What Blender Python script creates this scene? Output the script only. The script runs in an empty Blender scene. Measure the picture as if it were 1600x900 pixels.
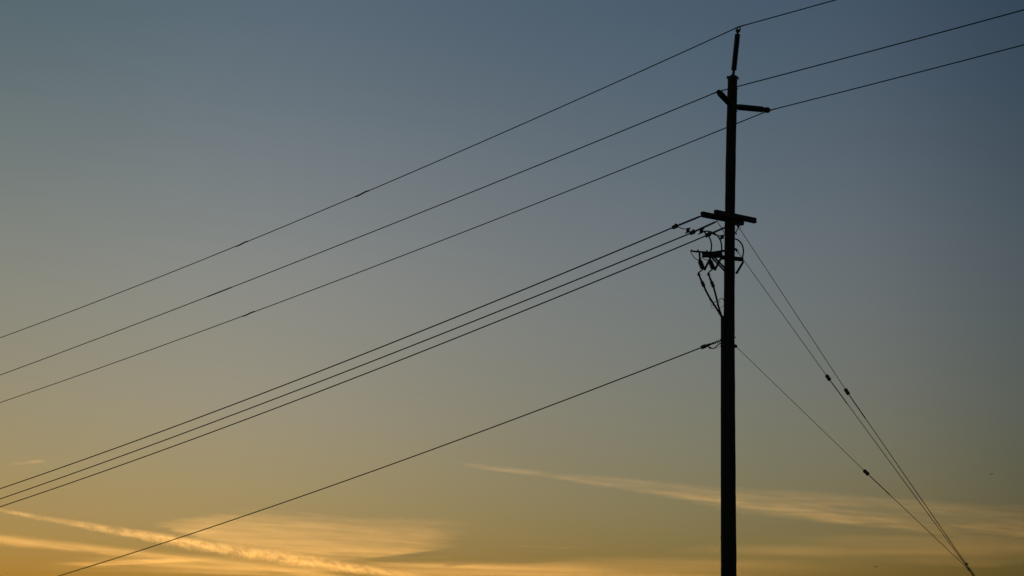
import bpy, math, random
import numpy as np
from mathutils import Vector, Matrix

random.seed(4)
scene = bpy.context.scene
COL = scene.collection

# ------------------------------------------------------------------ camera, sky, sun, exposure
LENS, PITCH, EYE = 55.0, math.radians(14.0), 1.6
cam_data = bpy.data.cameras.new("camera")
cam_data.lens = LENS
cam_data.sensor_width = 36.0
cam_data.clip_start = 0.1
cam_data.clip_end = 400000.0
cam = bpy.data.objects.new("camera", cam_data)
cam.location = (0, 0, EYE)
cam.rotation_euler = (math.pi / 2 + PITCH, 0, 0)
COL.objects.link(cam)
scene.camera = cam

SUN_ELEV, SUN_AZ = math.radians(-0.5), math.radians(36.0)      # azimuth counted to the left of the view

world = bpy.data.worlds.new("World")
scene.world = world
world.use_nodes = True
wt = world.node_tree
bg = wt.nodes["Background"]
sky = wt.nodes.new("ShaderNodeTexSky")
sky.sky_type = 'NISHITA'
sky.sun_disc = False
sky.sun_elevation = SUN_ELEV
sky.sun_rotation = -SUN_AZ
sky.air_density, sky.dust_density, sky.ozone_density = 1.3, 1.4, 1.4


def wmath(op, a, b=None):
    n = wt.nodes.new("ShaderNodeMath")
    n.operation = op
    for i, v in enumerate((a, b)):
        if v is None:
            continue
        if isinstance(v, (int, float)):
            n.inputs[i].default_value = v
        else:
            wt.links.new(v, n.inputs[i])
    return n.outputs[0]


def wramp(value, lo, hi, stops):
    """sky colour multiplier, lens fall-off painted in, along one angle (degrees); steady beyond both ends"""
    mr = wt.nodes.new("ShaderNodeMapRange")
    mr.inputs[1].default_value, mr.inputs[2].default_value = math.radians(lo), math.radians(hi)
    wt.links.new(value, mr.inputs[0])
    r = wt.nodes.new("ShaderNodeValToRGB")
    e = r.color_ramp.elements
    while len(e) > 1:
        e.remove(e[-1])
    for i, (a, c) in enumerate(stops):
        el = e[0] if i == 0 else e.new((a - lo) / (hi - lo))
        el.position = (a - lo) / (hi - lo)
        el.color = (*[math.exp(v) for v in c], 1)
    r.color_ramp.interpolation = 'CARDINAL'
    wt.links.new(mr.outputs[0], r.inputs[0])
    return r.outputs[0]


tc = wt.nodes.new("ShaderNodeTexCoord")
sep = wt.nodes.new("ShaderNodeSeparateXYZ")
wt.links.new(tc.outputs["Generated"], sep.inputs[0])
az = wmath('ARCTAN2', sep.outputs[0], sep.outputs[1])
el = wmath('ARCSINE', sep.outputs[2])
AZ_STOPS = [(-20, (-.420, -.255, -.270)), (-10, (-.212, -.122, -.064)), (0, (-.297, -.194, -.075)),
            (8, (-.412, -.247, -.070)), (14, (-.535, -.366, -.155)), (20, (-1.0, -.725, -.45))]  # darker outer stops paint the lens fall-off into the sky colour
EL_STOPS = [(3, (-.262, -.195, -.075)), (6, (-.222, -.244, -.275)), (10, (-.128, -.210, -.262)),
            (16, (-.111, -.186, -.242)), (24, (-.451, -.367, -.355))]


def wmul(a, b):
    m = wt.nodes.new("ShaderNodeMix")
    m.data_type = 'RGBA'
    m.blend_type = 'MULTIPLY'
    m.inputs[0].default_value = 1.0
    wt.links.new(a, m.inputs[6])
    wt.links.new(b, m.inputs[7])
    return m.outputs[2]


sky_tint = wmul(wramp(az, -20, 20, AZ_STOPS), wramp(el, 3, 24, EL_STOPS))
wt.links.new(wmul(sky.outputs[0], sky_tint), bg.inputs["Color"])
bg.inputs["Strength"].default_value = 0.12

sun_data = bpy.data.lights.new("sun", 'SUN')
sun_data.energy = 4.0
sun_data.color = (1.0, 0.475, 0.11)
sun_data.angle = math.radians(0.5)
sun = bpy.data.objects.new("sun", sun_data)
to_sun = Vector((-math.sin(SUN_AZ) * math.cos(SUN_ELEV), math.cos(SUN_AZ) * math.cos(SUN_ELEV), math.sin(SUN_ELEV)))
sun.rotation_euler = to_sun.to_track_quat('Z', 'Y').to_euler()
COL.objects.link(sun)

vs = scene.view_settings
vs.view_transform = 'Standard'
vs.look = 'None'
vs.exposure = 2.25
vs.gamma = 1.0
vs.use_curve_mapping = False
scene.cycles.volume_max_steps = 160
scene.cycles.use_denoising = True

# ------------------------------------------------------------------ lines of sight of the 1600 x 900 frame
F = 1600 * LENS / 36.0
CAM = Vector((0, 0, EYE))
CP, SP = math.cos(PITCH), math.sin(PITCH)


def ray(px, py):
    u, v = (px - 800) / F, (450 - py) / F
    return Vector((u, CP - v * SP, SP + v * CP))


def P(px, py, Y):
    """the point at distance Y (metres north of the camera) seen at that place of the frame"""
    d = ray(px, py)
    return CAM + d * (Y / d.y)


def mpp(p):
    """metres per frame pixel at p"""
    q = p - CAM
    return (q.y * CP + q.z * SP) / F


# ------------------------------------------------------------------ materials
def material(name, base, rough=0.6, metal=0.0, var=0.25, scale=8.0, stretch=(1, 1, 1), bump=0.2):
    m = bpy.data.materials.new(name)
    m.use_nodes = True
    nt = m.node_tree
    b = nt.nodes["Principled BSDF"]
    b.inputs["Roughness"].default_value = rough
    b.inputs["Metallic"].default_value = metal
    t = nt.nodes.new("ShaderNodeTexCoord")
    mp = nt.nodes.new("ShaderNodeMapping")
    mp.inputs["Scale"].default_value = stretch
    nz = nt.nodes.new("ShaderNodeTexNoise")
    nz.inputs["Scale"].default_value = scale
    nz.inputs["Detail"].default_value = 6
    nt.links.new(t.outputs["Object"], mp.inputs[0])
    nt.links.new(mp.outputs[0], nz.inputs["Vector"])
    r = nt.nodes.new("ShaderNodeValToRGB")
    r.color_ramp.elements[0].position = 0.3
    r.color_ramp.elements[1].position = 0.7
    r.color_ramp.elements[0].color = (*[c * (1 - var) for c in base], 1)
    r.color_ramp.elements[1].color = (*[min(1, c * (1 + var)) for c in base], 1)
    nt.links.new(nz.outputs["Fac"], r.inputs[0])
    nt.links.new(r.outputs[0], b.inputs["Base Color"])
    bp = nt.nodes.new("ShaderNodeBump")
    bp.inputs["Strength"].default_value = bump
    bp.inputs["Distance"].default_value = 0.01
    nt.links.new(nz.outputs["Fac"], bp.inputs["Height"])
    nt.links.new(bp.outputs[0], b.inputs["Normal"])
    return m


M = {
    'creosote': material('creosoted_wood', (0.022, 0.016, 0.012), 0.9, 0, 0.45, 6, (6, 6, 0.35), 0.5),
    'arm_wood': material('weathered_arm_wood', (0.026, 0.021, 0.016), 0.85, 0, 0.35, 9, (1, 1, 1), 0.4),
    'steel': material('dull_galvanised_steel', (0.045, 0.044, 0.043), 0.75, 0.3, 0.2, 30),
    'polymer': material('grey_polymer', (0.028, 0.028, 0.030), 0.7, 0, 0.12, 20),
    'porcelain': material('brown_porcelain', (0.025, 0.016, 0.012), 0.5, 0, 0.15, 14),
    'conductor': material('weathered_conductor', (0.035, 0.035, 0.036), 0.75, 0.3, 0.2, 60),
    'rubber': material('black_cable_jacket', (0.015, 0.015, 0.016), 0.6, 0, 0.2, 25),
    'conduit': material('grey_conduit', (0.020, 0.020, 0.021), 0.8, 0, 0.15, 10),
    'paint': material('aircraft_paint', (0.15, 0.15, 0.16), 0.4, 0, 0.05, 2),
    'ground': material('dry_grass_ground', (0.085, 0.075, 0.035), 0.95, 0, 0.5, 0.6, (1, 1, 1), 0.6),
}


# ------------------------------------------------------------------ mesh building
class MB:
    def __init__(self):
        self.v, self.f = [], []

    def tube(self, pts, rad, n=10, cap=True):
        pts = [Vector(p) for p in pts]
        if isinstance(rad, (int, float)):
            rad = [rad] * len(pts)
        base = len(self.v)
        prev = None
        for i, p in enumerate(pts):
            t = (pts[min(i + 1, len(pts) - 1)] - pts[max(i - 1, 0)]).normalized()
            if prev is None:
                a = Vector((0, 0, 1)) if abs(t.z) < 0.9 else Vector((1, 0, 0))
                nrm = t.cross(a).normalized()
            else:
                nrm = (prev - t * prev.dot(t)).normalized()
            prev = nrm
            bi = t.cross(nrm)
            for k in range(n):
                a = 2 * math.pi * k / n
                self.v.append(p + (nrm * math.cos(a) + bi * math.sin(a)) * rad[i])
        for i in range(len(pts) - 1):
            for k in range(n):
                a, b = base + i * n + k, base + i * n + (k + 1) % n
                self.f.append((a, b, b + n, a + n))
        if cap:
            self.f.append(tuple(base + k for k in reversed(range(n))))
            e = base + (len(pts) - 1) * n
            self.f.append(tuple(e + k for k in range(n)))
        return self

    def lathe(self, A, B, prof, n=14):
        """profile (t along A->B in 0..1, radius)"""
        A, B = Vector(A), Vector(B)
        ax = (B - A)
        t = ax.normalized()
        a = Vector((0, 0, 1)) if abs(t.z) < 0.9 else Vector((1, 0, 0))
        nr = t.cross(a).normalized()
        bi = t.cross(nr)
        base = len(self.v)
        for s, r in prof:
            for k in range(n):
                g = 2 * math.pi * k / n
                self.v.append(A + ax * s + (nr * math.cos(g) + bi * math.sin(g)) * r)
        for i in range(len(prof) - 1):
            for k in range(n):
                p, q = base + i * n + k, base + i * n + (k + 1) % n
                self.f.append((p, q, q + n, p + n))
        self.f.append(tuple(base + k for k in reversed(range(n))))
        e = base + (len(prof) - 1) * n
        self.f.append(tuple(e + k for k in range(n)))
        return self

    def bar(self, A, B, w, h, up=(0, 0, 1), ch=0.12):
        """beam A->B, w sideways, h along up, edges chamfered"""
        A, B = Vector(A), Vector(B)
        t = (B - A).normalized()
        s = t.cross(Vector(up)).normalized()
        u = s.cross(t)
        c = min(w, h) * ch
        ring = [(w / 2 - c, h / 2), (w / 2, h / 2 - c), (w / 2, -h / 2 + c), (w / 2 - c, -h / 2),
                (-w / 2 + c, -h / 2), (-w / 2, -h / 2 + c), (-w / 2, h / 2 - c), (-w / 2 + c, h / 2)]
        base = len(self.v)
        L = (B - A).length
        cc = min(c, L * .2)
        for p, k in ((A, 0.86), (A + t * cc, 1), (B - t * cc, 1), (B, 0.86)):
            for x, y in ring:
                self.v.append(p + s * x * k + u * y * k)
        for i in range(3):
            for k in range(8):
                a, b = base + i * 8 + k, base + i * 8 + (k + 1) % 8
                self.f.append((a, b, b + 8, a + 8))
        self.f.append(tuple(base + k for k in reversed(range(8))))
        self.f.append(tuple(base + 24 + k for k in range(8)))
        return self

    def build(self, name, mat, parent=None, smooth=True, **props):
        off = parent.location if parent is not None else Vector((0, 0, 0))
        q = parent
        while q is not None and q.parent is not None:
            q = q.parent
            off = off + q.location
        o_loc = Vector((0, 0, 0))
        if parent is None:
            c = sum(self.v, Vector()) / len(self.v)
            o_loc = c
            off = c
        me = bpy.data.meshes.new(name)
        me.from_pydata([tuple(Vector(p) - off) for p in self.v], [], self.f)
        me.update()
        me.validate()
        if smooth:
            me.polygons.foreach_set('use_smooth', [len(p.vertices) == 4 for p in me.polygons])
        me.materials.append(M[mat] if isinstance(mat, str) else mat)
        o = bpy.data.objects.new(name, me)
        o.location = o_loc
        COL.objects.link(o)
        if parent is not None:
            o.parent = parent
        for k, val in props.items():
            o[k] = val
        return o


def thing(name, loc, label, cat, group=None):
    e = bpy.data.objects.new(name, None)
    e.empty_display_size = 0.2
    e.location = loc
    COL.objects.link(e)
    e['label'], e['category'] = label, cat
    if group:
        e['group'] = group
    return e


def smooth_path(pts, per=8):
    pts = [Vector(p) for p in pts]
    out = []
    for i in range(len(pts) - 1):
        p0, p1, p2, p3 = pts[max(i - 1, 0)], pts[i], pts[i + 1], pts[min(i + 2, len(pts) - 1)]
        for k in range(per):
            t = k / per
            out.append(0.5 * ((2 * p1) + (p2 - p0) * t + (2 * p0 - 5 * p1 + 4 * p2 - p3) * t * t + (3 * p1 - p0 - 3 * p2 + p3) * t ** 3))
    out.append(pts[-1])
    return out


def sheds(n, t0, t1, core, big, small=None):
    """insulator profile with n weather sheds between t0 and t1"""
    pr = [(t0, core)]
    d = (t1 - t0) / n
    for i in range(n):
        s = t0 + d * i
        r = big if (small is None or i % 2 == 0) else small
        pr += [(s + d * .25, core), (s + d * .38, r), (s + d * .55, r * .97), (s + d * .80, core)]
    pr.append((t1, core))
    return pr


# ------------------------------------------------------------------ ground (a rise just below the frame)
def sm(x):
    x = max(0.0, min(1.0, x))
    return x * x * (3 - 2 * x)


def ground_z(x, y):
    rise = 3.55 * sm((y - 6) / 30.0)
    rise *= 1 - sm((y - 52) / 60.0) * 1.1
    rise *= 1 - sm((-x - 6) / 40.0) * 0.9
    rise *= 1 - sm((x - 60) / 80.0)
    far = math.hypot(x, y)
    roll = 0.10 * math.sin(x * .31 + 1.3) * math.cos(y * .27) * sm((60 - far) / 40)
    return rise + roll - 6.0 * sm((far - 80) / 800.0)


g = MB()
radii = [0.0, 2, 4, 6, 8, 10, 13, 16, 19, 22, 25, 28, 31, 34, 37, 40, 43, 46, 49, 52, 56, 61, 68, 77, 90, 110, 140, 190, 260, 380, 560, 850, 1300, 2200, 4000, 8000, 16000, 30000]
NA = 96
g.v.append(Vector((0, 0, ground_z(0, 0))))
for r in radii[1:]:
    for k in range(NA):
        a = 2 * math.pi * k / NA
        x, y = r * math.cos(a), r * math.sin(a)
        g.v.append(Vector((x, y, ground_z(x, y))))
for k in range(NA):
    g.f.append((0, 1 + k, 1 + (k + 1) % NA))
for i in range(len(radii) - 2):
    for k in range(NA):
        a, b = 1 + i * NA + k, 1 + i * NA + (k + 1) % NA
        g.f.append((a, a + NA, b + NA, b))
go = g.build('ground', 'ground', kind='structure')
for p in go.data.polygons:
    p.use_smooth = True

# ------------------------------------------------------------------ utility pole
Y0 = 44.0
TH = math.radians(42.0)
D = Vector((-math.cos(TH), math.sin(TH), 0))        # the way the lines run, away to the left
A = Vector((math.sin(TH), math.cos(TH), 0))         # the way the crossarms run, away to the right

shaft_px = [(1144.6, 121, 14.2), (1143.6, 170, 14.8), (1142.3, 220, 15.0), (1140.6, 330, 15.2), (1139.9, 410, 15.9),
            (1139.2, 500, 17.4), (1139.2, 600, 18.6), (1139.7, 740, 19.6), (1140.5, 880, 20.6), (1140.8, 925, 21.0)]
SH = [(P(x, y, Y0), w * (1.045 if y < 450 else 1.0)) for x, y, w in shaft_px]
base = SH[-1][0].copy()
base.z = ground_z(base.x, base.y)
pole = thing('utility_pole', base, 'tall dark wooden utility pole with two crossarms and a conduit up its side', 'utility pole')
spts = smooth_path([p for p, w in SH] + [Vector((base.x, base.y, base.z - 1.5))], 6)
widths = [w * mpp(p) / 2 for p, w in SH] + [SH[-1][1] * mpp(SH[-1][0]) / 2 * 1.03]
srad = []
for i in range(len(spts)):
    k = i / 6
    j = min(int(k), len(widths) - 2)
    srad.append(widths[j] * (1 - (k - j)) + widths[j + 1] * (k - j) + 0.0022 * math.sin(i * 2.3) + 0.0016 * math.sin(i * 5.1))
MB().tube(spts, srad, 28).build('shaft', 'creosote', pole)


def axis(py):
    """centre of the shaft at that height of the frame"""
    for i in range(len(shaft_px) - 1):
        a, b = shaft_px[i], shaft_px[i + 1]
        if a[1] <= py <= b[1]:
            t = (py - a[1]) / (b[1] - a[1])
            return P(a[0] + (b[0] - a[0]) * t, py, Y0), (a[2] + (b[2] - a[2]) * t)
    return P(shaft_px[0][0], py, Y0), shaft_px[0][2]


def S(px, p):
    return px * mpp(p)


# steel cap with two ears on the pole top
ct = P(1144.8, 120.6, Y0)
u1 = S(1, ct)
cap = MB().lathe(ct - Vector((0, 0, u1 * 1.5)), ct + Vector((0, 0, u1 * 4.5)), [(0, u1 * 7.4), (.35, u1 * 7.4), (.5, u1 * 5.2), (.75, u1 * 3.2), (1, u1 * 2.2)], 20)
capo = cap.build('pole_cap', 'steel', pole)
for sx, dy in ((-8.4, 0.2), (8.6, 1.6)):
    e0, e1 = P(1144.8 + sx * .6, 120.2 + dy * .4, Y0), P(1144.8 + sx, 119.8 + dy, Y0)
    MB().bar(e0, e1, u1 * 4, u1 * 1.4).tube([e1 + Vector((0, 0, u1)), e1 - Vector((0, 0, u1 * 3.2))], u1 * 1.0, 8).build('ear_bolt', 'steel', capo)

# bolt ends standing out of the shaft
for x, y, ln in ((1150.6, 138.6, 2.8), (1150.4, 158.0, 1.6), (1150.2, 173.6, 2.4), (1148.0, 527.2, 1.6), (1150.3, 875, 1.0)):
    b0, b1 = P(x - 4, y - .4, Y0), P(x + ln, y, Y0)
    bu = S(1, b0)
    MB().tube([b0, b1], bu * .55, 8).lathe(b1 - (b1 - b0).normalized() * bu * 1.3, b1 - (b1 - b0).normalized() * bu * .2, [(0, bu * 1.0), (1, bu * 1.0)], 6).build('bolt', 'steel', pole)

# riser guard that carries the cables down the side
rg = [P(1129.9, 494, 43.93), P(1130.0, 520, 43.93), P(1130.0, 700, 43.93), P(1130.4, 900, 43.93), P(1130.5, 925, 43.93)]
rg[-1].z = ground_z(rg[-1].x, rg[-1].y) - .1
MB().tube(smooth_path(rg, 4), [S(2.9 if i < 2 else 3.9, rg[0]) for i in range(17)], 16).build('riser_conduit', 'conduit', pole)
for y in (540, 640, 740, 840):
    c = P(1130.0, y, 43.93)
    MB().lathe(c + Vector((0, 0, .03)), c - Vector((0, 0, .03)), [(0, S(4.0, c)), (.2, S(4.25, c)), (.8, S(4.25, c)), (1, S(4.0, c))], 16).build('conduit_strap', 'steel', pole)

# the two crossarms, one on each face of the shaft
ac, _ = axis(339)
arms = []
for s, (xl, yl, xr, yr) in ((1, (1096.5, 334.7, 1160.8, 347.2)), (-1, (1117.3, 331.9, 1180.3, 344.9))):
    cen = ac + D * .19 * s
    a0 = P(xl, yl, (cen - A * .80).y)
    a1 = P(xr, yr, (cen + A * .80).y)
    arms.append((a0, a1))
    arm = MB().bar(a0, a1, .11, .160).build('crossarm', 'arm_wood', pole, smooth=False)
    for t in (.06, .5, .94):
        q = a0.lerp(a1, t)
        MB().tube([q - D * .075, q + D * .075], .011, 8).build('bolt', 'steel', arm)
B0, B1 = arms[0]
for x0, y0, x1, y1, yy in ((1121.2, 346.5, 1133.0, 366.0, B0.lerp(B1, .3).y), (1155.2, 353.0, 1148.4, 365.0, B0.lerp(B1, .9).y)):
    MB().bar(P(x0, y0, yy), P(x1, y1, 43.9), .03, .012).build('arm_brace', 'steel', pole)
bl = P(1149.6, 365.2, 43.95)
MB().bar(bl, P(1151.2, 365.6, 43.95), .05, .05).build('brace_bolt', 'steel', pole)
MB().bar(P(1147, 349.6, 43.8), P(1160, 350.6, 44.3), .10, .07).build('guy_plate', 'steel', pole)

# equipment arm below, with its bracket bars and braces
eo0, eo1 = P(1098.2, 397.8, 43.45), P(1127.5, 398.6, 43.75)
MB().bar(eo0, eo1, .11, S(8.4, eo0)).build('equipment_arm', 'arm_wood', pole, smooth=False)
er0, er1 = P(1126.5, 402.0, 43.75), P(1160.2, 405.3, 44.45)
MB().bar(er0, er1, .09, S(6.2, er0)).build('equipment_arm', 'arm_wood', pole, smooth=False)
MB().tube([P(1079.6, 392.0, 43.3), P(1086, 393.0, 43.32), P(1112, 394.6, 43.5)], S(1.5, eo0), 8).build('mounting_bar', 'steel', pole)
MB().bar(P(1109.6, 395.2, 43.5), P(1134, 391.6, 43.85), .05, S(3.4, eo0)).build('mounting_bar', 'steel', pole)
MB().bar(P(1122, 398.6, 43.6), P(1134, 401.0, 43.85), .04, S(2.6, eo0)).build('mounting_bar', 'steel', pole)
for x0, y0, x1, y1 in ((1111.5, 401.8, 1133.5, 424.6), (1115.8, 401.5, 1133.5, 419.8)):
    MB().bar(P(x0, y0, 43.5), P(x1, y1, 43.9), .05, S(2.5, eo0), (1, 0, 1)).build('arm_brace', 'steel', pole)
for x, y in ((1080.2, 391.6), (1090.6, 391.4), (1104.5, 392.4)):
    c = P(x, y, 43.35)
    MB().lathe(c - Vector((0, 0, .02)), c + Vector((0, 0, .035)), [(0, .022), (.6, .022), (1, .012)], 8).build('terminal_stud', 'steel', pole)

# ------------------------------------------------------------------ post insulators of the upper lines
def post_insulator(a, b, n, core, big, label, head):
    root = thing('post_insulator', a, label, 'insulator', 'insulators of the upper lines')
    MB().lathe(a, b, [(0, core * 1.15), (.04, core * 1.15)] + sheds(n, .05, .93, core, big) + [(.94, core * .9), (1.0, core * .9)], 16).build('shed_stack', 'polymer', root)
    head(root)
    return root


pa, pb = P(1145.9, 116.5, Y0), P(1153.0, 48.5, Y0)
uu = S(1, pb)


def head_top(root):
    f = MB().lathe(P(1152.6, 51, Y0), P(1153.1, 47.0, Y0), [(0, uu * 2.2), (.45, uu * 2.2), (.5, uu * 3.6), (.9, uu * 3.9), (1, uu * 2.6)], 14).build('end_fitting', 'steel', root)
    MB().tube([P(1150.6, 47.4, Y0), P(1157.4, 46.2, Y0)], uu * 1.2, 8).build('cross_pin', 'steel', f)
    k = MB()
    k.tube(smooth_path([P(1152.0, 47, Y0), P(1152.2, 44.0, Y0), P(1154.2, 41.6, Y0), P(1156.2, 43.4, Y0), P(1156.2, 46.6, Y0)], 5), uu * .95, 8)
    k.build('wire_clamp', 'steel', root)
    MB().lathe(P(1145.9, 120, Y0), P(1146.2, 112.0, Y0), [(0, uu * 3.2), (.35, uu * 2.2), (1, uu * 2.2)], 12).build('base_stud', 'steel', root)


post_insulator(P(1146.2, 113.2, Y0), pb, 20, uu * 1.7, uu * 4.5, 'upright ribbed insulator standing on the very top of the pole', head_top)

TL, TR = P(1123.2, 144.2, 43.15), P(1199.4, 172.0, 44.62)


def head_left(root):
    MB().lathe(TL.lerp(P(1142, 163.5, 43.93), .03), TL + (TL - P(1142, 163.5, 43.93)).normalized() * uu * 3.4, [(0, uu * 3.9), (.6, uu * 3.8), (1, uu * 2.2)], 14).build('end_fitting', 'steel', root)
    MB().lathe(P(1143.5, 166, 43.95), P(1139.5, 161.2, 43.80), [(0, uu * 4.8), (.4, uu * 4.8), (1, uu * 3.0)], 12).build('base_flange', 'steel', root)


post_insulator(P(1141.2, 162.8, 43.85), TL, 22, uu * 3.6, uu * 4.8, 'short thick insulator pointing up and left from the pole near its top', head_left)


def head_right(root):
    MB().lathe(P(1194.4, 171.4, 44.58), P(1203.6, 172.6, 44.66), [(0, uu * 2.6), (.12, uu * 3.8), (.35, uu * 4.6), (.65, uu * 4.6), (.85, uu * 3.0), (1, uu * 1.4)], 14).build('end_fitting', 'steel', root)
    MB().lathe(P(1147, 166.8, 44.05), P(1155, 167.2, 44.12), [(0, uu * 4.6), (.5, uu * 4.4), (1, uu * 3.4)], 12).build('base_flange', 'steel', root)


post_insulator(P(1152, 167.2, 44.1), P(1194.6, 171.2, 44.58), 30, uu * 3.8, uu * 4.8, 'long insulator sticking out level to the right of the pole top', head_right)

# ------------------------------------------------------------------ overhead lines
def on_line(px, py, a, d):
    """where that line of sight meets the upright plane through a along d: (distance along d, height)"""
    r = ray(px, py)
    nrm = Vector((-d.y, d.x, 0))
    s = nrm.dot(a - CAM) / nrm.dot(r)
    q = CAM + r * s
    return (q - a).dot(d), q.z


def sag_fit(a, d, pix):
    T, Z = zip(*[on_line(x, y, a, d) for x, y in pix])
    T, Z = np.array(T), np.array(Z) - a.z
    X = np.stack([T, T * T], 1)
    b, c = np.linalg.lstsq(X, Z, rcond=None)[0]
    return b, c, T.max()


def span(a, d, b, c, t0, t1, n=90):
    return [a + d * t + Vector((0, 0, b * t + c * t * t)) for t in [t0 + (t1 - t0) * i / n for i in range(n + 1)]]


REPORT = []
upper = [
    (P(1154.4, 41.8, Y0), [(712, 240), (665, 260), (478, 339.5), (230, 440), (180, 460), (0, 528)], [(1230, 20.9), (1305, 0)],
     'topmost thin line crossing the sky, over the tip of the upright insulator',
     [(368, 388, 1.8), (554, 577, 1.8)]),
    (P(1121.6, 143.2, 43.1), [(885, 240), (835, 260), (386, 440), (333, 460), (0, 586)], [(1151, 133.5), (1380, 74.5), (1600, 18)],
     'second thin line from the top, held by the insulator pointing up left',
     [(322, 363, 1.6)]),
    (P(1201.5, 172.6, 44.64), [(1135, 199), (1033, 240), (985, 260), (523, 440), (470, 460), (0, 629)], [(1400, 122), (1600, 70)],
     'third line from the top, held by the long level insulator',
     [(378, 399, 1.8)]),
]
for a, left, right, label, splices in upper:
    b, c, tm = sag_fit(a, D, left)
    dr = -D
    b2, c2, tm2 = sag_fit(a, dr, right)
    if c2 < 0 or len(right) < 3:
        T, Z = zip(*[on_line(x, y, a, dr) for x, y in right])
        c2 = 0.0006
        b2 = sum((z - a.z - c2 * t * t) for t, z in zip(T, Z)) / sum(T)
    REPORT.append(('upper', round(b, 4), round(c, 5), round(tm, 1), 'right', round(b2, 4), round(c2, 5), round(tm2, 1)))
    root = thing('power_line', a, label, 'power line', 'overhead lines')
    lft = span(a, D, b, c, 0, tm * 1.45)
    rgt = span(a, dr, b2, c2, 0, max(tm2 * 1.5, 14))
    pts = list(reversed(rgt)) + lft[1:]
    MB().tube(pts, .0168, 8).build('conductor', 'conductor', root)
    for x0, x1, k in splices:
        def at_x(x):
            lo, hi = 0, tm * 1.3
            for _ in range(50):
                m = (lo + hi) / 2
                q = a + D * m + Vector((0, 0, b * m + c * m * m)) - CAM
                xx = 800 + F * q.x / (q.y * CP + q.z * SP)
                lo, hi = (m, hi) if xx > x else (lo, m)
            return lo
        t0, t1 = at_x(x1), at_x(x0)
        sp = []
        for i in range(13):
            t = t0 + (t1 - t0) * i / 12
            wob = 0.013 * math.sin(math.pi * 2 * i / 12) * (1 if k > 1.7 else 0)
            sp.append(a + D * t + Vector((0, 0, b * t + c * t * t + wob)))
        MB().tube(sp, [.0155 * (1.05 if i in (0, 12) else k) for i in range(13)], 8).build('splice_sleeve', 'conductor', root)
    q = a
    MB().tube([q - D * -.35 + Vector((0, 0, b * .35)), q, q + dr * .35 + Vector((0, 0, b2 * .35))], [.016, .022, .016], 8).build('armour_rod', 'conductor', root)

# lower three lines, each ending on a long insulator that hangs from a crossarm
lower = [
    # arm fixing, shoe centre, far points
    ((1097.2, 336.9), B0.lerp(B1, .03), (1054.6, 354.2), [(851, 440), (803, 460), (343, 640), (288, 660), (0, 764)],
     'insulator', 'uppermost of the three close lower lines', 'uppermost of three long insulators, tied to the near tip of the crossarm'),
    ((1121.0, 345.4), B0.lerp(B1, .40), (1082.0, 363.2), [(892, 440), (843, 460), (387, 640), (332, 660), (0, 779.5)],
     'insulator', 'middle one of the three close lower lines', 'middle one of three long insulators below the crossarm'),
    ((1146.0, 349.6), B0.lerp(B1, .86), (1106.4, 367.0), [(932, 440), (882, 460), (426, 640), (370, 660), (0, 792)],
     'insulator', 'lowermost of the three close lower lines', 'lowest of three long insulators, partly behind the pole'),
]
SHOES = []
for fix, p3, shoe, far, nm, lab_w, lab_i in lower:
    fx = P(fix[0], fix[1], p3.y)
    t_s, z_s = on_line(shoe[0], shoe[1], fx, D)
    sh = fx + D * t_s
    sh.z = z_s
    SHOES.append(sh)
    b, c, tm = sag_fit(sh, D, far)
    REPORT.append(('lower', round(b, 4), round(c, 5), round(tm, 1)))
    ax = (sh - fx)
    ln = ax.length
    axn = ax.normalized()
    un = S(1, sh)
    ins = thing('strain_insulator', fx, lab_i, 'insulator', 'insulators of the lower lines')
    i0, i1 = fx + ax * .12, sh - axn * un * 8.0
    MB().lathe(fx + ax * .0, i0, [(0, un * .9), (.7, un * .9), (.72, un * 1.3), (1, un * 1.3)], 10).build('shackle', 'steel', ins)
    MB().lathe(i0, i1, sheds(13, 0, 1, un * 1.1, un * 1.9), 12).build('shed_stack', 'polymer', ins)
    w = MB()
    up = Vector((0, 0, 1))
    w.lathe(i1, sh - axn * un * 2, [(0, un * 1.3), (.4, un * 1.7), (1, un * 2.0)], 10)
    w.build('end_fitting', 'steel', ins)
    line = thing('power_line', sh, lab_w + ' that end on insulators beside the pole', 'power line', 'overhead lines')
    MB().tube(span(sh, D, b, c, 0, tm * 1.4), .0215, 8).build('conductor', 'conductor', line)
    cl = MB()
    dd = (D + Vector((0, 0, b))).normalized()
    cl.bar(sh - dd * un * 4.6, sh + dd * un * 4.8, un * 3.8, un * 5.6)
    cl.bar(sh - dd * un * 3.8 + Vector((0, 0, un * 2.2)), sh - dd * un * 0.4 + Vector((0, 0, un * 3.6)), un * 3.0, un * 2.4)
    cl.build('dead_end_clamp', 'steel', line)

# lowest single line
na = P(1126.5, 532.0, 43.9)
t_s, z_s = on_line(1099.6, 541.6, na, D)
nsh = na + D * t_s
nsh.z = z_s
b, c, tm = sag_fit(nsh, D, [(950, 600), (846, 640), (790, 660), (680, 700), (400, 800), (95, 899)])
REPORT.append(('neutral', round(b, 4), round(c, 5), round(tm, 1)))
line = thing('power_line', nsh, 'lowest single line, running from mid pole to the lower left', 'power line', 'overhead lines')
MB().tube(span(nsh, D, b, c, 0, tm * 1.4), .0185, 8).build('conductor', 'conductor', line)
un = S(1, nsh)
dd = (D + Vector((0, 0, b))).normalized()
MB().bar(nsh - dd * un * 4.2, nsh + dd * un * 4.8, un * 4, un * 5.4).build('dead_end_clamp', 'steel', line)
MB().tube(smooth_path([nsh - dd * un * 3, P(1109, 542.6, 43.95), P(1112.5, 544.2, 43.93), P(1116.5, 543.8, 43.9), P(1121, 539.6, 43.88), P(1127.5, 535.0, 43.85)], 6), un * .8, 6).build('tail_wire', 'conductor', line)
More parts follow.
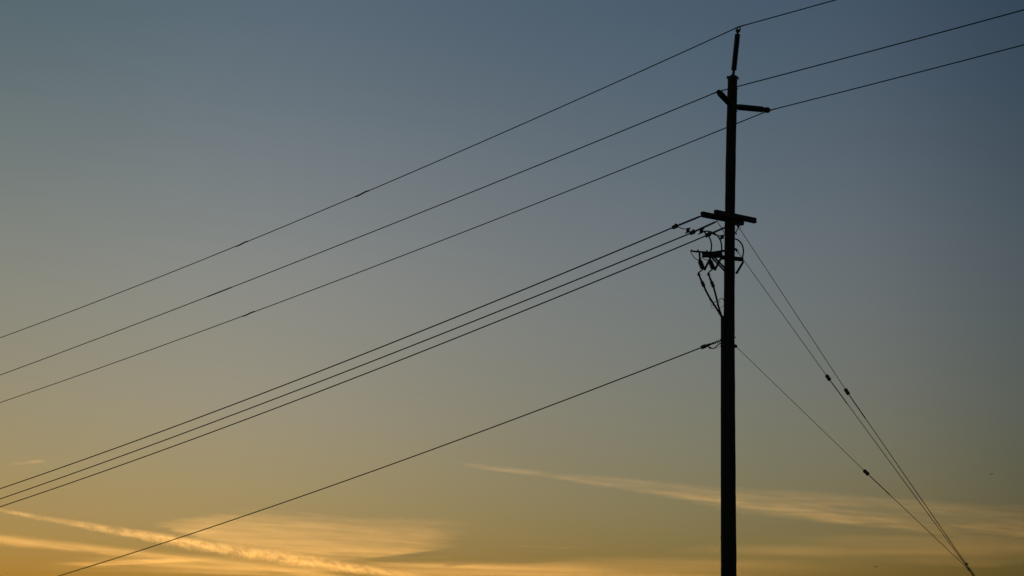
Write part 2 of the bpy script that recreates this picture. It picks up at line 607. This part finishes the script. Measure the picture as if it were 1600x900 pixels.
MB().lathe(P(1107.6, 543.1, 43.96), P(1111.8, 544.2, 43.94), [(0, un * .8), (.2, un * 1.3), (.8, un * 1.3), (1, un * .8)], 8).build('tail_clamp', 'steel', line)
MB().tube(smooth_path([P(1114, 544.2, 43.92), P(1119, 543.8, 43.9), P(1127, 540.6, 43.85)], 5), un * .3, 6).build('tail_wire', 'conductor', line)
ins = thing('strain_insulator', na, 'small ribbed insulator half way up the pole, holding the lowest line', 'insulator', 'insulators of the lower lines')
q0, q1 = P(1128.5, 531.4, 43.9), P(1116.5, 535.6, 43.92)
MB().lathe(q0, q1, sheds(4, .1, 1, un * .8, un * 3.0), 12).build('shed_stack', 'porcelain', ins)
MB().lathe(q1, nsh - dd * un * 2.6, [(0, un * 1.1), (.15, un * 1.7), (.3, un * 1.3), (.6, un * 2.1), (1, un * 2.0)], 10).build('end_fitting', 'steel', ins)

# ------------------------------------------------------------------ jumpers and their spool clamps
def jumper(px, label, r=1.15):
    pts = [P(*p) for p in px]
    o = MB().tube(smooth_path(pts, 8), S(r, pts[0]), 8).build('jumper_wire', 'rubber')
    o['label'], o['category'], o['group'] = label, 'wire', 'jumper wires between the crossarms'
    return o


s0, s1, s2 = SHOES
jumper([(1058.5, 353.6, s0.y), (1063, 355.9, s0.y), (1067.5, 357.6, s0.y), (1073, 357.8, s1.y)], 'short slack wire joining the two uppermost dead end clamps', .7)
jumper([(1097.5, 361.5, s1.y), (1101, 361.4, s1.y - .1), (1105.5, 361.3, s1.y - .2), (1111, 362.3, 43.8), (1117, 365.2, 43.7), (1122, 369.6, 43.6), (1125.4, 375, 43.55), (1127.2, 382, 43.55), (1127.8, 392, 43.6)],
       'arched wire dropping down close along the pole to the equipment arm')
jumper([(1100.2, 362.6, s1.y), (1103.5, 365, s1.y), (1106.6, 368.6, s2.y - .3), (1109.8, 374, 43.6), (1111.5, 380.7, 43.5), (1111.6, 387, 43.5), (1110.6, 394, 43.5)],
       'bowed wire dropping from the lowest dead end clamp to the equipment arm')
jumper([(1112, 364.6, s2.y), (1118, 367.4, s2.y - .2), (1124, 368.2, 44.1), (1131, 368.6, 43.9)], 'short wire reaching from the lowest long insulator behind the pole', .8)
jumper([(1143, 372.6, 44.2), (1149, 373.3, 44.25), (1155.2, 376.7, 44.3), (1159.8, 383.3, 44.35), (1161.6, 391.3, 44.4), (1161.0, 398, 44.42), (1159.9, 404, 44.45)],
       'round bulging wire on the right side of the pole')
jumper([(1079.4, 392.0, 43.3), (1079.2, 393.4, 43.3), (1082, 398.5, 43.3), (1086, 403.8, 43.32), (1090, 405.8, 43.34), (1094.5, 405.0, 43.36), (1097.2, 401.6, 43.4), (1098, 398.5, 43.42)],
       'drooping loop of wire at the tip of the mounting bar', .62)
jumper([(1098.8, 401.5, 43.42), (1099.6, 404, 43.42), (1102, 405.6, 43.42), (1107.5, 406.8, 43.45)], 'tiny curved wire under the equipment arm', .6)


def spool(x0, y0, x1, y1, Y, label, tilt):
    a, b2 = P(x0, y0, Y), P(x1, y1, Y)
    u = S(1, a)
    root = thing('spool_clamp', b2, label, 'clamp', 'spool clamps on the jumpers')
    MB().lathe(a, b2, [(0, u * 1.6), (.08, u * 2.8), (.92, u * 2.8), (1, u * 1.6)], 12).build('body', 'porcelain', root)
    MB().bar(P(x0 - 2.6 , y0 + .5 + tilt * .2, Y), P(x0 + 3.8, y0 - .6 - tilt * .2, Y), u * 1.8, u * 1.7).build('upper_lug', 'steel', root)
    MB().bar(P(x1 - 4.2, y1 + 1.4 + tilt, Y), P(x1 + 3.0, y1 - 1.6 - tilt * .3, Y), u * 1.8, u * 1.6).build('lower_lug', 'steel', root)


spool(1075.2, 357.0, 1074.8, 363.2, s1.y - .05, 'dark spool clamp farthest out, touching the middle lower line', 0)
spool(1096.4, 357.8, 1095.4, 364.2, s1.y - .1, 'dark spool clamp between the middle and the lowest long insulator', .6)
spool(1128.4, 367.8, 1128.0, 373.0, 43.75, 'dark spool clamp right beside the pole under the crossarm', .2)

# ------------------------------------------------------------------ fuse cutouts and cable terminations
def cutout(top, bot, tube0, tube1, Y, label, body=True):
    a, b2 = P(*top, Y), P(*bot, Y + .03)
    u = S(1, a)
    root = thing('fuse_cutout', a, label, 'fuse cutout', 'fuse cutouts on the equipment arm')
    if body:
        MB().tube([P(top[0] - .3, top[1] - 13, Y), a.lerp(b2, .1)], u * 1.6, 8).build('hanger', 'steel', root)
        ib = MB().lathe(a, b2, [(0, u * 1.8), (.06, u * 2.6)] + sheds(6, .1, .92, u * 3.4, u * 4.5) + [(.94, u * 2.8), (1, u * 1.8)], 14).build('insulator_body', 'porcelain', root)
        MB().bar(a - Vector((u * 2.4, 0, 0)), a + Vector((u * 2.4, 0, 0)), u * 2, u * 1.6).build('mounting_clip', 'steel', ib)
    t0, t1 = P(*tube0, Y + .10), P(*tube1, Y + .02)
    MB().lathe(t0, t1, [(0, u * 1.2), (.05, u * 1.75), (.9, u * 1.75), (.92, u * 2.1), (1, u * 2.1)], 10).build('fuse_tube', 'polymer', root)
    MB().tube([t1 + Vector((-u * 1.8, 0, -u * .3)), t1 + Vector((u * 1.8, 0, -u * .3))], u * 1.1, 8).build('hinge', 'steel', root)
    return root


cutout((1093.2, 406.5), (1098.4, 420.2), (1107.4, 408.2), (1101.0, 421.2), 43.35, 'fuse cutout farthest from the pole, V shaped under the equipment arm')
cutout((1108.8, 406.0), (1114.6, 420.4), (1126.6, 403.6), (1117.0, 421.4), 43.55, 'fuse cutout just left of the pole, behind the slanting braces')
cutout((1147.0, 412), (1146.0, 420.5), (1161.6, 408.6), (1151.0, 426.6), 44.42, 'single slanting fuse tube on the right side of the pole', body=False)


def termination(lead, top, sk0, sk1, cable, Y, label):
    root = thing('cable_termination', P(*cable[-1], Y), label, 'cable', 'cables rising from the conduit')
    c0 = P(*top, Y)
    u = S(1, c0)
    MB().tube(smooth_path([P(*p, Y) for p in lead], 6), u * 1.05, 8).build('lead_wire', 'rubber', root)
    MB().lathe(P(top[0] - .2, top[1] - 3.2, Y), P(top[0] + .2, top[1] + 1.6, Y), [(0, u * 1.1), (.3, u * 1.6), (.75, u * 2.3), (1, u * 2.0)], 10).build('terminal_lug', 'steel', root)
    MB().bar(P(top[0] - 2.4, top[1] + .8, Y), P(top[0] + 4.6, top[1] + .9, Y), u * .8, u * .7).build('lug_bolt', 'steel', root)
    p0, p1 = P(*sk0, Y), P(*sk1, Y)
    MB().lathe(c0, p0, [(0, u * 1.2), (.2, u * 1.4), (1, u * 1.7)], 10).build('stress_cone', 'rubber', root)
    MB().lathe(p0, p1, sheds(3, 0, 1, u * 2.3, u * 3.3), 12).build('shed_stack', 'polymer', root)
    cp = smooth_path([P(*sk1, Y)] + [P(*p, Y + .45 * (i + 1) / len(cable)) for i, p in enumerate(cable)], 8)
    MB().tube(cp, u * 1.55, 10).build('cable', 'rubber', root)


termination([(1098.2, 420), (1097, 422), (1093.6, 424.2), (1092.2, 426.5)], (1091.6, 428.8), (1096.8, 440.2), (1100.0, 447.6),
            [(1103.4, 455), (1108.6, 464.6), (1116, 476.4), (1123, 487.5), (1128.6, 498), (1130, 508)], 43.38, 'thick cable nearest the left edge, slanting from fuse to conduit top')
termination([(1113.8, 420.2), (1112.6, 421.6), (1109.0, 424.0), (1107.6, 426.5)], (1107.0, 428.8), (1111.6, 440.0), (1115.0, 448.6),
            [(1117, 456), (1119.6, 466), (1122.2, 477), (1125.4, 488), (1129, 498), (1130.4, 508)], 43.5, 'thick cable nearer the pole, slanting steeply to the conduit top')

for px, r, lab in (
    ([(1113.4, 477.4, 43.5), (1114.0, 475.4, 43.5), (1115.6, 473.2, 43.5), (1119, 471.2, 43.55), (1123.4, 468.6, 43.6), (1126.4, 466.6, 43.65), (1129.2, 466.8, 43.7), (1131.0, 469.4, 43.8), (1132.4, 472, 43.85)], .55, 'thin arched earth wire crossing the two thick cables'),
    ([(1103.6, 456, 43.4), (1107, 464, 43.4), (1110.6, 473.4, 43.42), (1111.6, 477, 43.42), (1110.8, 480.4, 43.42), (1113.4, 481.8, 43.45), (1117.4, 479.6, 43.5), (1122, 474, 43.55), (1124.6, 470.6, 43.55), (1124.6, 473.4, 43.6)], .28, 'hair thin wire hanging along the outer thick cable'),
    ([(1121.5, 478.4, 43.6), (1125.4, 480.2, 43.7), (1129, 479.0, 43.8), (1131.5, 476.6, 43.9)], .28, 'hair thin wire bowed between inner cable and pole'),
):
    pts = [P(*p) for p in px]
    o = MB().tube(smooth_path(pts, 6), S(r, pts[0]), 6).build('earth_wire', 'conductor')
    o['label'], o['category'], o['group'] = lab, 'wire', 'thin earth wires by the cables'

# ------------------------------------------------------------------ guy wires down to the anchor
tA = 7.3
anch_xy = axis(880)[0] - D * tA
YA = anch_xy.y
ANCH = P(1529.0, 910.0, YA)
GZ = ground_z(ANCH.x, ANCH.y)


def guy(att, ins, clamp, kind, label, rw, spread):
    a = P(*att)
    # depth along the straight guy
    def along(px, py):
        best = None
        for i in range(400):
            q = a.lerp(ANCH, i / 399)
            qq = q - CAM
            zc = qq.y * CP + qq.z * SP
            yy = 450 - F * (qq.z * CP - qq.y * SP) / zc
            if best is None or abs(yy - py) < best[0]:
                best = (abs(yy - py), q.y)
        return P(px, py, best[1])
    pi, pc = along(*ins), along(*clamp)
    end = ANCH + Vector((spread, 0, 0))
    root = thing('guy_wire', a, label, 'guy wire', 'guy wires staying the pole')
    t1 = (pi - a).normalized()
    t2 = (pc - pi).normalized()
    u = S(1, pi)
    s_a, s_b = pi - t1 * u * 8.5, pi + t2 * u * 8.5
    start = a
    if kind:      # open thimble loop at the pole
        lp = a + t1 * S(7.0, a)
        sd = t1.cross(Vector((0, 1, 0))).normalized() * S(1.7, a)
        MB().tube(smooth_path([lp, a + t1 * S(2.5, a) + sd, a, a + t1 * S(2.5, a) - sd, lp], 5), S(.45, a), 6).build('thimble_loop', 'steel', root)
        MB().lathe(a - t1 * S(4.0, a), a + t1 * S(1.6, a), [(0, S(1.7, a)), (.5, S(2.0, a)), (1, S(1.2, a))], 8).build('eye_bolt', 'steel', root)
        start = lp
    else:
        MB().bar(a - t1 * S(3.5, a), a + t1 * S(1.0, a), S(3.0, a), S(4.4, a)).build('eye_bolt', 'steel', root)
    MB().tube([start, start.lerp(s_a, .25), start.lerp(s_a, .5), start.lerp(s_a, .75), s_a], rw, 6).build('upper_strand', 'conductor', root)
    # strain insulator with a wire loop through each end
    io = MB().lathe(pi - t1 * u * 5.2, pi + t1 * u * 5.2, [(0, u * 2.0), (.06, u * 2.9), (.30, u * 3.1), (.42, u * 2.7), (.58, u * 2.7), (.70, u * 3.1), (.94, u * 2.9), (1, u * 2.0)], 14).build('strain_ball', 'porcelain', root)
    side = t1.cross(Vector((0, 1, 0))).normalized()
    for sgn, e in ((-1, s_a), (1, s_b)):
        tt = t1 if sgn < 0 else t2
        MB().tube([e, pi + tt * sgn * u * 4.5 + side * u * 1.9, pi + tt * sgn * u * 1.0 + side * u * 1.9], rw * .75, 6).tube([e, pi + tt * sgn * u * 4.5 - side * u * 1.9, pi + tt * sgn * u * 1.0 - side * u * 1.9], rw * .75, 6).build('wire_loop', 'conductor', io)
    MB().tube([s_b, s_b + t2 * u * 46], rw * 1.7, 6).build('preformed_grip', 'conductor', root)
    MB().tube([s_b, s_b.lerp(pc, .33), s_b.lerp(pc, .66), pc, end], rw * 1.1, 6).build('lower_strand', 'conductor', root)
    return root, pc, t2


g1, c1, d1 = guy((1153.4, 353.6, 43.85), (1323.3, 612.0), (1509.8, 881.4), True, 'uppermost guy wire, from the crossarms down to the lower right', .0085, .03)
g2, c2, d2 = guy((1151.0, 391.2, 43.85), (1294.0, 590.2), (1511.4, 886.4), True, 'middle guy wire, running close under the uppermost one', .0080, -.005)
g3, c3, d3 = guy((1150.2, 541.6, 43.90), (1353.4, 738.2), (1513.4, 889.6), False, 'lowest guy wire, leaving the pole half way up', .0072, -.035)
for (root, pc, dr) in ((g1, c1, d1), (g3, c3, d3)):
    u = S(1, pc)
    MB().bar(pc - dr * u * 1.6, pc + dr * u * 1.6, u * 3.4, u * 3.0).tube([pc + Vector((u * .5, 0, 0)), pc + Vector((u * 2.9, 0, u * 1.3))], u * .9, 8).build('strand_clamp', 'steel', root)
rod = thing('anchor_rod', ANCH, 'steel anchor rod at the foot of the guy wires', 'anchor')
dirn = (ANCH - axis(450)[0]).normalized()
foot = ANCH + dirn * ((GZ - .4 - ANCH.z) / dirn.z)
MB().tube([ANCH, foot], .013, 8).build('rod', 'steel', rod)
MB().tube(smooth_path([ANCH + Vector((-.06, 0, 0)), ANCH + Vector((0, 0, .05)), ANCH + Vector((.06, 0, 0)), ANCH + Vector((0, 0, -.06)), ANCH + Vector((-.06, 0, 0))], 5), .012, 8).build('eye', 'steel', rod)

# ------------------------------------------------------------------ two distant airliners
def airliner(px, py, Y, length, head, label):
    c = P(px, py, Y)
    root = thing('airplane', c, label, 'airplane', 'distant airplanes')
    f = Vector((math.cos(head), math.sin(head), 0))
    s = Vector((-f.y, f.x, 0))
    z = Vector((0, 0, 1))
    L = length
    R = L * .058
    MB().lathe(c - f * L * .5, c + f * L * .5, [(0, R * .15), (.10, R * .55), (.25, R), (.88, R), (.96, R * .6), (1, R * .1)], 12).build('fuselage', 'paint', root)
    for sg in (-1, 1):
        w = MB()
        r0, r1 = c + f * L * .12 - z * R * .6, c - f * L * .10 - z * R * .6
        t0, t1 = c - f * L * .13 + s * sg * L * .46 + z * R * .2, c - f * L * .18 + s * sg * L * .46 + z * R * .2
        th = z * R * .12
        w.v += [r0 + th, r1 + th, t1 + th * .5, t0 + th * .5, r0 - th, r1 - th, t1 - th * .5, t0 - th * .5]
        w.f += [(0, 1, 2, 3), (7, 6, 5, 4), (0, 3, 7, 4), (1, 5, 6, 2), (3, 2, 6, 7), (0, 4, 5, 1)]
        w.build('wing', 'paint', root, smooth=False)
        e = c + f * L * .03 + s * sg * L * .16 - z * R * 1.3
        MB().lathe(e - f * L * .05, e + f * L * .05, [(0, R * .3), (.4, R * .5), (1, R * .5)], 10).build('engine', 'paint', root)
        t = MB()
        h0, h1 = c - f * L * .40 + z * R * .3, c - f * L * .48 + z * R * .3
        k0, k1 = c - f * L * .47 + s * sg * L * .17 + z * R * .4, c - f * L * .51 + s * sg * L * .17 + z * R * .4
        t.v += [h0 + th, h1 + th, k1 + th, k0 + th, h0 - th, h1 - th, k1 - th, k0 - th]
        t.f += [(0, 1, 2, 3), (7, 6, 5, 4), (0, 3, 7, 4), (1, 5, 6, 2), (3, 2, 6, 7), (0, 4, 5, 1)]
        t.build('tailplane', 'paint', root, smooth=False)
    v = MB()
    ss = s * R * .12
    a0, a1, b0, b1 = c - f * L * .36 + z * R * .6, c - f * L * .49 + z * R * .4, c - f * L * .46 + z * L * .20, c - f * L * .53 + z * L * .20
    v.v += [a0 + ss, a1 + ss, b1 + ss, b0 + ss, a0 - ss, a1 - ss, b1 - ss, b0 - ss]
    v.f += [(0, 1, 2, 3), (7, 6, 5, 4), (0, 3, 7, 4), (1, 5, 6, 2), (3, 2, 6, 7), (0, 4, 5, 1)]
    v.build('tail_fin', 'paint', root, smooth=False)


airliner(1549.2, 740.4, 16500, 44, math.radians(-8), 'tiny dark airplane high in the clear sky near the right edge')
airliner(1369.4, 885.4, 17500, 42, math.radians(-10), 'tiny dark airplane low over the streaked clouds between pole and guy wires')


# ------------------------------------------------------------------ high clouds lit by the sun below the horizon
CLOUD_H = 6000.0


def overhead(px, py, h=CLOUD_H):
    r = ray(px, py)
    return CAM + r * ((h - EYE) / r.z)


def cloud_material(name, cc, ww, L, across, along, dens, warp, streak, tube, step, fray):
    m = bpy.data.materials.new(name)
    m.use_nodes = True
    nt = m.node_tree
    nt.nodes.clear()
    out = nt.nodes.new("ShaderNodeOutputMaterial")
    vol = nt.nodes.new("ShaderNodeVolumePrincipled")
    vol.inputs["Color"].default_value = (0.97, 0.97, 0.97, 1)
    vol.inputs["Anisotropy"].default_value = 0.55
    nt.links.new(vol.outputs[0], out.inputs["Volume"])
    tcn = nt.nodes.new("ShaderNodeTexCoord")
    sp = nt.nodes.new("ShaderNodeSeparateXYZ")
    nt.links.new(tcn.outputs["Object"], sp.inputs[0])

    def mt(op, *vals, clamp=False):
        n = nt.nodes.new("ShaderNodeMath")
        n.operation = op
        n.use_clamp = clamp
        for i, v in enumerate(vals):
            if isinstance(v, (int, float)):
                n.inputs[i].default_value = v
            else:
                nt.links.new(v, n.inputs[i])
        return n.outputs[0]

    def poly(x, co):                      # Horner, highest power first
        acc = float(co[0])
        for c in co[1:]:
            acc = mt('MULTIPLY_ADD', x, acc, float(c))
        return acc

    def ramp(x, stops):
        r = nt.nodes.new("ShaderNodeValToRGB")
        r.color_ramp.interpolation = 'EASE'
        e = r.color_ramp.elements
        while len(e) > 1:
            e.remove(e[-1])
        for i, (p, v) in enumerate(stops):
            k = e[0] if i == 0 else e.new(p)
            k.position = p
            k.color = (v, v, v, 1)
        nt.links.new(x, r.inputs[0])
        return r.outputs[0]

    def noise(sx, sy, sz, rot, detail, off, rough=.55):
        mp = nt.nodes.new("ShaderNodeMapping")
        mp.vector_type = 'TEXTURE'
        mp.inputs["Rotation"].default_value = (0, 0, rot)
        mp.inputs["Scale"].default_value = (sx, sy, sz)
        mp.inputs["Location"].default_value = (off, off * .7, off * .3)
        nt.links.new(tcn.outputs["Object"], mp.inputs[0])
        n = nt.nodes.new("ShaderNodeTexNoise")
        n.inputs["Scale"].default_value = 1.0
        n.inputs["Detail"].default_value = detail
        n.inputs["Roughness"].default_value = rough
        nt.links.new(mp.outputs[0], n.inputs["Vector"])
        return n.outputs["Fac"]

    xn = mt('DIVIDE', sp.outputs[0], L)                   # -1 .. 1 along
    c = poly(xn, cc)
    w = mt('MAXIMUM', poly(xn, ww), .02)
    dy = mt('SUBTRACT', sp.outputs[1], c)
    if tube:
        r2 = mt('SQRT', mt('ADD', mt('MULTIPLY', dy, dy), mt('MULTIPLY', sp.outputs[2], sp.outputs[2])))
        v = mt('DIVIDE', r2, w)
    else:
        v = mt('DIVIDE', dy, w)
    for (sx, sy, sz, rot, det, off, amp) in warp:
        k = amp
        if tube:                          # ragged below, smooth above
            k = mt('MULTIPLY', mt('MULTIPLY_ADD', mt('DIVIDE', sp.outputs[2], w), -.55, .7, clamp=True), amp * 1.4)
        v = mt('MULTIPLY_ADD', mt('SUBTRACT', noise(sx, sy, sz, rot, det, off), .5), k, v)
    a = ramp(mt('MULTIPLY_ADD', v, .5 if tube else .4, 0 if tube else .5), across)
    xa = xn
    if fray:
        xa = mt('MULTIPLY_ADD', mt('SUBTRACT', noise(40, .9, 4, .04, 3, 9.4), .5), fray, xn)
    b = ramp(mt('MULTIPLY_ADD', xa, .5, .5), along)
    d = mt('MULTIPLY', mt('MULTIPLY', a, b), dens)
    for (sx, sy, sz, rot, det, off, lo, hi, floor) in streak:
        mr = nt.nodes.new("ShaderNodeMapRange")
        mr.interpolation_type = 'SMOOTHSTEP'
        mr.inputs[1].default_value, mr.inputs[2].default_value = lo, hi
        mr.inputs[3].default_value, mr.inputs[4].default_value = floor, 1.0
        nt.links.new(noise(sx, sy, sz, rot, det, off), mr.inputs[0])
        d = mt('MULTIPLY', d, mr.outputs[0])
    nt.links.new(d, vol.inputs["Density"])
    try:
        m.cycles.volume_step_rate = step
    except Exception:
        m.volume_step_rate = step
    return m


def cloud(name, label, pts, across, along, dens, warp, streak, tube=False, thick=80.0, deg=(3, 2), step=.04, fray=0.0, h=CLOUD_H, kind=None, group=None, face=False):
    """pts: (x, upper edge y, lower edge y) down the length of the cloud as seen from the camera"""
    cen = [overhead(x, (a + b) / 2, h) for x, a, b in pts]
    o = (cen[0] + cen[-1]) / 2
    ex = (cen[-1] - cen[0])
    ex.z = 0
    Lm = ex.length / 2
    ex.normalize()
    if face:                              # lay the sheet square to the line of sight; streaks keep to the chord
        chord = ex.copy()
        ex = Vector((o.y, -o.x, 0)).normalized()
        turn = math.atan2(ex.x * chord.y - ex.y * chord.x, ex.dot(chord))
        Lm = abs((cen[-1] - cen[0]).dot(ex)) / 2
        warp = [(*q[:3], q[3] + turn, *q[4:]) for q in warp]
        streak = [(*q[:3], q[3] + turn, *q[4:]) for q in streak]
    ey = Vector((-ex.y, ex.x, 0))
    U = [(c - o).dot(ex) / Lm for c in cen]
    C = [(c - o).dot(ey) / 1000 for c in cen]
    if tube:
        W = [(b - a) / 2 * (c - CAM).length / F / 1000 for (x, a, b), c in zip(pts, cen)]
    else:
        W = []
        for (x, a, b), c in zip(pts, cen):
            W.append(abs((overhead(x, a, h) - overhead(x, b, h)).dot(ey)) / 2 / 1000)
    cc, ww = np.polyfit(U, C, deg[0]), np.polyfit(U, W, deg[1])
    Lk = Lm / 1000
    mb = MB()
    n = 40
    K = 10 if tube else 4
    lo_u, hi_u = min(U) - .02, max(U) + .02
    for i in range(n + 1):
        u = lo_u + (hi_u - lo_u) * i / n
        c, w = np.polyval(cc, u), max(np.polyval(ww, u), .02)
        k = 1.9 if tube else 1.3
        if tube:
            ring = [(math.cos(2 * math.pi * j / K) * w * k, math.sin(2 * math.pi * j / K) * w * k) for j in range(K)]
        else:
            tz = thick / 2000
            ring = [(-w * k, -tz), (w * k, -tz), (w * k, tz), (-w * k, tz)]
        for y, z in ring:
            mb.v.append(Vector((u * Lk, c + y, z)))
    for i in range(n):
        for j in range(K):
            a, b = i * K + j, i * K + (j + 1) % K
            mb.f.append((a, b, b + K, a + K))
    mb.f.append(tuple(reversed(range(K))))
    mb.f.append(tuple(n * K + j for j in range(K)))
    mat = cloud_material(name + '_vapour', cc, ww, Lk, across, along, dens, warp, streak, tube, step, fray)
    me = bpy.data.meshes.new(name)
    me.from_pydata([tuple(p) for p in mb.v], [], mb.f)
    me.update()
    me.materials.append(mat)
    ob = bpy.data.objects.new(name, me)
    ob.location = o
    ob.rotation_euler = (0, 0, math.atan2(ex.y, ex.x))
    ob.scale = (1000, 1000, 1000)
    COL.objects.link(ob)
    ob['label'], ob['category'] = label, 'cloud'
    if kind:
        ob['kind'] = kind
    if group:
        ob['group'] = group
    return ob


SOFT = [(0, 0), (.12, 0), (.35, .8), (.5, 1), (.65, .8), (.88, 0), (1, 0)]
cloud('contrail', 'bright puffy contrail slanting down to the right in the lower left corner',
      [(-60, 783, 790), (0, 795, 801), (40, 800, 804.5), (80, 808.5, 815), (100, 811.5, 821), (160, 818, 833), (250, 834, 849), (320, 844, 861), (420, 859, 875), (500, 871, 888), (560, 881, 895), (620, 892, 903), (720, 908, 920)],
      [(0, 1), (.20, .9), (.42, .42), (.68, 0), (1, 0)], [(0, .9), (.12, .8), (.3, 1), (.55, .95), (.72, .75), (.85, .5), (1, .3)], 2.7e-4,
      [(2.6, .40, .40, 0, 4, 3.1, 1.1), (.55, .20, .20, .4, 5, 7.7, 1.0)], [(1.8, .22, .22, .2, 5, 6.6, .34, .60, .18), (.20, .10, .10, .5, 3, 1.3, .34, .60, .48)], tube=True, deg=(4, 4), step=.014)
cloud('contrail', 'smooth older contrail along the left edge below the bright puffy one',
      [(-60, 829, 843), (0, 835, 848), (100, 846, 860), (200, 859, 871), (260, 865, 876), (320, 870, 881), (400, 880, 891), (480, 891, 902), (560, 903, 914)],
      [(0, 1), (.3, .8), (.6, .15), (.8, 0), (1, 0)], [(0, .9), (.3, 1), (.45, .8), (.6, .9), (1, .6)], 1.7e-4,
      [(3.0, .35, .35, 0, 3, 5.1, .9)], [(4.0, .16, .10, 0, 3, 2.3, .25, .7, .2)], tube=True, deg=(3, 2), step=.015)
cloud('cirrus_cloud', 'broad glowing cirrus patch with a frayed right end, above the contrails',
      [(240, 818, 825), (280, 812, 834), (320, 804, 848), (370, 802, 860), (430, 804, 869), (500, 807, 877), (580, 810, 881), (650, 813, 882), (730, 817, 884)],
      [(0, 0), (.10, 0), (.22, .35), (.40, .70), (.62, 1), (.76, .9), (.88, .25), (.95, 0), (1, 0)],
      [(0, .0), (.05, .3), (.17, .75), (.5, 1), (.83, .95), (.90, .4), (.97, 0)], 2.1e-4,
      [(7, 2.0, 4, .0, 5, 4.4, .8), (2.0, .6, 3, .1, 4, 2.9, .4)],
      [(7, 1.5, 3, .08, 6, 8.2, .25, .64, .52), (2.2, .5, 2, .2, 5, 3.7, .25, .65, .6), (14, 5.0, 5, .05, 4, 1.2, .3, .6, .6)], deg=(3, 3), fray=.42, face=True, kind='stuff')
cloud('cirrus_cloud', 'dim hazy cloud veil under the contrails in the bottom left corner',
      [(60, 862, 892), (200, 860, 898), (350, 864, 904), (500, 876, 908), (640, 884, 914)],
      SOFT, [(0, 0), (.3, .7), (.6, 1), (1, .2)], 0.55e-4,
      [(8, 3.0, 4, 0, 4, 2.4, .9)], [(7, 1.2, 3, .1, 5, 5.7, .36, .66, .10)], deg=(2, 2), thick=160, kind='stuff')
cloud('cirrus_cloud', 'low glowing streaked cloud band along the bottom edge left of the pole',
      [(540, 876, 894), (700, 872, 901), (850, 868, 906), (1000, 868, 910), (1130, 872, 912), (1330, 884, 916)],
      [(0, 0), (.1, 0), (.3, .55), (.5, .8), (.8, 1), (1, .5)], [(0, 0), (.15, .8), (.4, 1), (.6, .8), (1, 0)], 0.52e-4,
      [(9, 3.0, 4, 0, 4, 2.2, .9)], [(11, 2.2, 3, .08, 5, 4.7, .30, .68, .25)], deg=(2, 2), thick=220, kind='stuff')
cloud('cirrus_cloud', 'bright level cloud streak running along the bottom edge towards the pole',
      [(540, 876, 884), (700, 880.5, 890), (850, 883.5, 894), (1000, 886, 897), (1150, 889, 901)],
      SOFT, [(0, 0), (.15, .7), (.3, 1), (.55, .5), (1, 0)], 0.85e-4,
      [(9, 1.4, 4, 0, 4, 1.7, .8)], [(10, 1.2, 3, 0, 4, 2.7, .28, .62, .35)], deg=(2, 1), thick=120, kind='stuff')
cloud('cirrus_cloud', 'thin short cloud streak left of the pole just above the low band',
      [(770, 848.5, 853), (840, 851, 856), (930, 854.5, 859.5)], SOFT, [(0, 0), (.4, .8), (.7, 1), (1, 0)], 0.32e-4,
      [(4, .8, 2, 0, 4, 6.2, .9)], [(4, .6, 2, .1, 4, 4.1, .3, .6, .2)], deg=(1, 1), kind='stuff')
cloud('cirrus_cloud', 'long pale cirrus plume widening from mid sky to the right edge, behind the pole',
      [(700, 722.5, 727), (760, 726, 732.5), (826, 733, 740), (900, 736, 752), (960, 742, 763), (1020, 748, 774), (1080, 755, 784), (1140, 760, 792), (1200, 762, 800), (1280, 764, 811), (1350, 766, 822), (1420, 770, 832), (1500, 776, 840), (1600, 788, 849), (1720, 802, 860)],
      [(0, 0), (.08, 0), (.20, .34), (.34, .62), (.5, .62), (.64, .75), (.76, 1), (.86, .25), (.93, 0), (1, 0)],
      [(0, 0), (.025, .6), (.085, .6), (.115, .25), (.15, .7), (.3, .8), (.5, .9), (1, .8)], 1.7e-4,
      [(14, 3.0, 4, .1, 5, 3.3, .8), (4, 1.0, 3, -.2, 5, 7.1, .6)],
      [(9, 1.5, 3, .22, 6, 5.2, .26, .64, .25), (2.4, .6, 2, -.25, 6, 2.2, .28, .62, .3)], deg=(4, 3), kind='stuff')
cloud('cirrus_cloud', 'faint streaky cloud veil under the long plume, right of the pole',
      [(1080, 834, 876), (1200, 828, 878), (1350, 826, 882), (1500, 836, 892), (1650, 848, 900)],
      SOFT, [(0, .2), (.3, 1), (.7, 1), (1, .7)], 0.27e-4,
      [(14, 4.0, 4, .1, 4, 8.3, .9)], [(12, 2.0, 3, -.12, 5, 6.3, .32, .68, .10)], deg=(2, 2), thick=240, kind='stuff')
cloud('cirrus_cloud', 'tiny bright cloud wisp near the left edge above the contrails',
      [(-10, 726, 730), (30, 722.5, 727), (74, 717, 721.5)], SOFT, [(0, 0), (.5, .35), (.82, 1), (1, 0)], 0.6e-4,
      [(2, .5, 2, 0, 4, 2.9, .8)], [(2, .5, 2, .2, 4, 3.1, .3, .6, .3)], deg=(1, 1), kind='stuff')
cloud('cirrus_cloud', 'bright thin streaks crossing the older contrail near the bottom left',
      [(90, 880, 888), (180, 875, 886), (240, 871, 881), (330, 869, 877)], SOFT, [(0, 0), (.35, .5), (.62, 1), (.8, .5), (1, 0)], 1.5e-4,
      [(4, .9, 2, 0, 4, 4.9, .8)], [(6, .7, 2, .1, 5, 5.1, .32, .62, .1)], deg=(1, 1), kind='stuff')
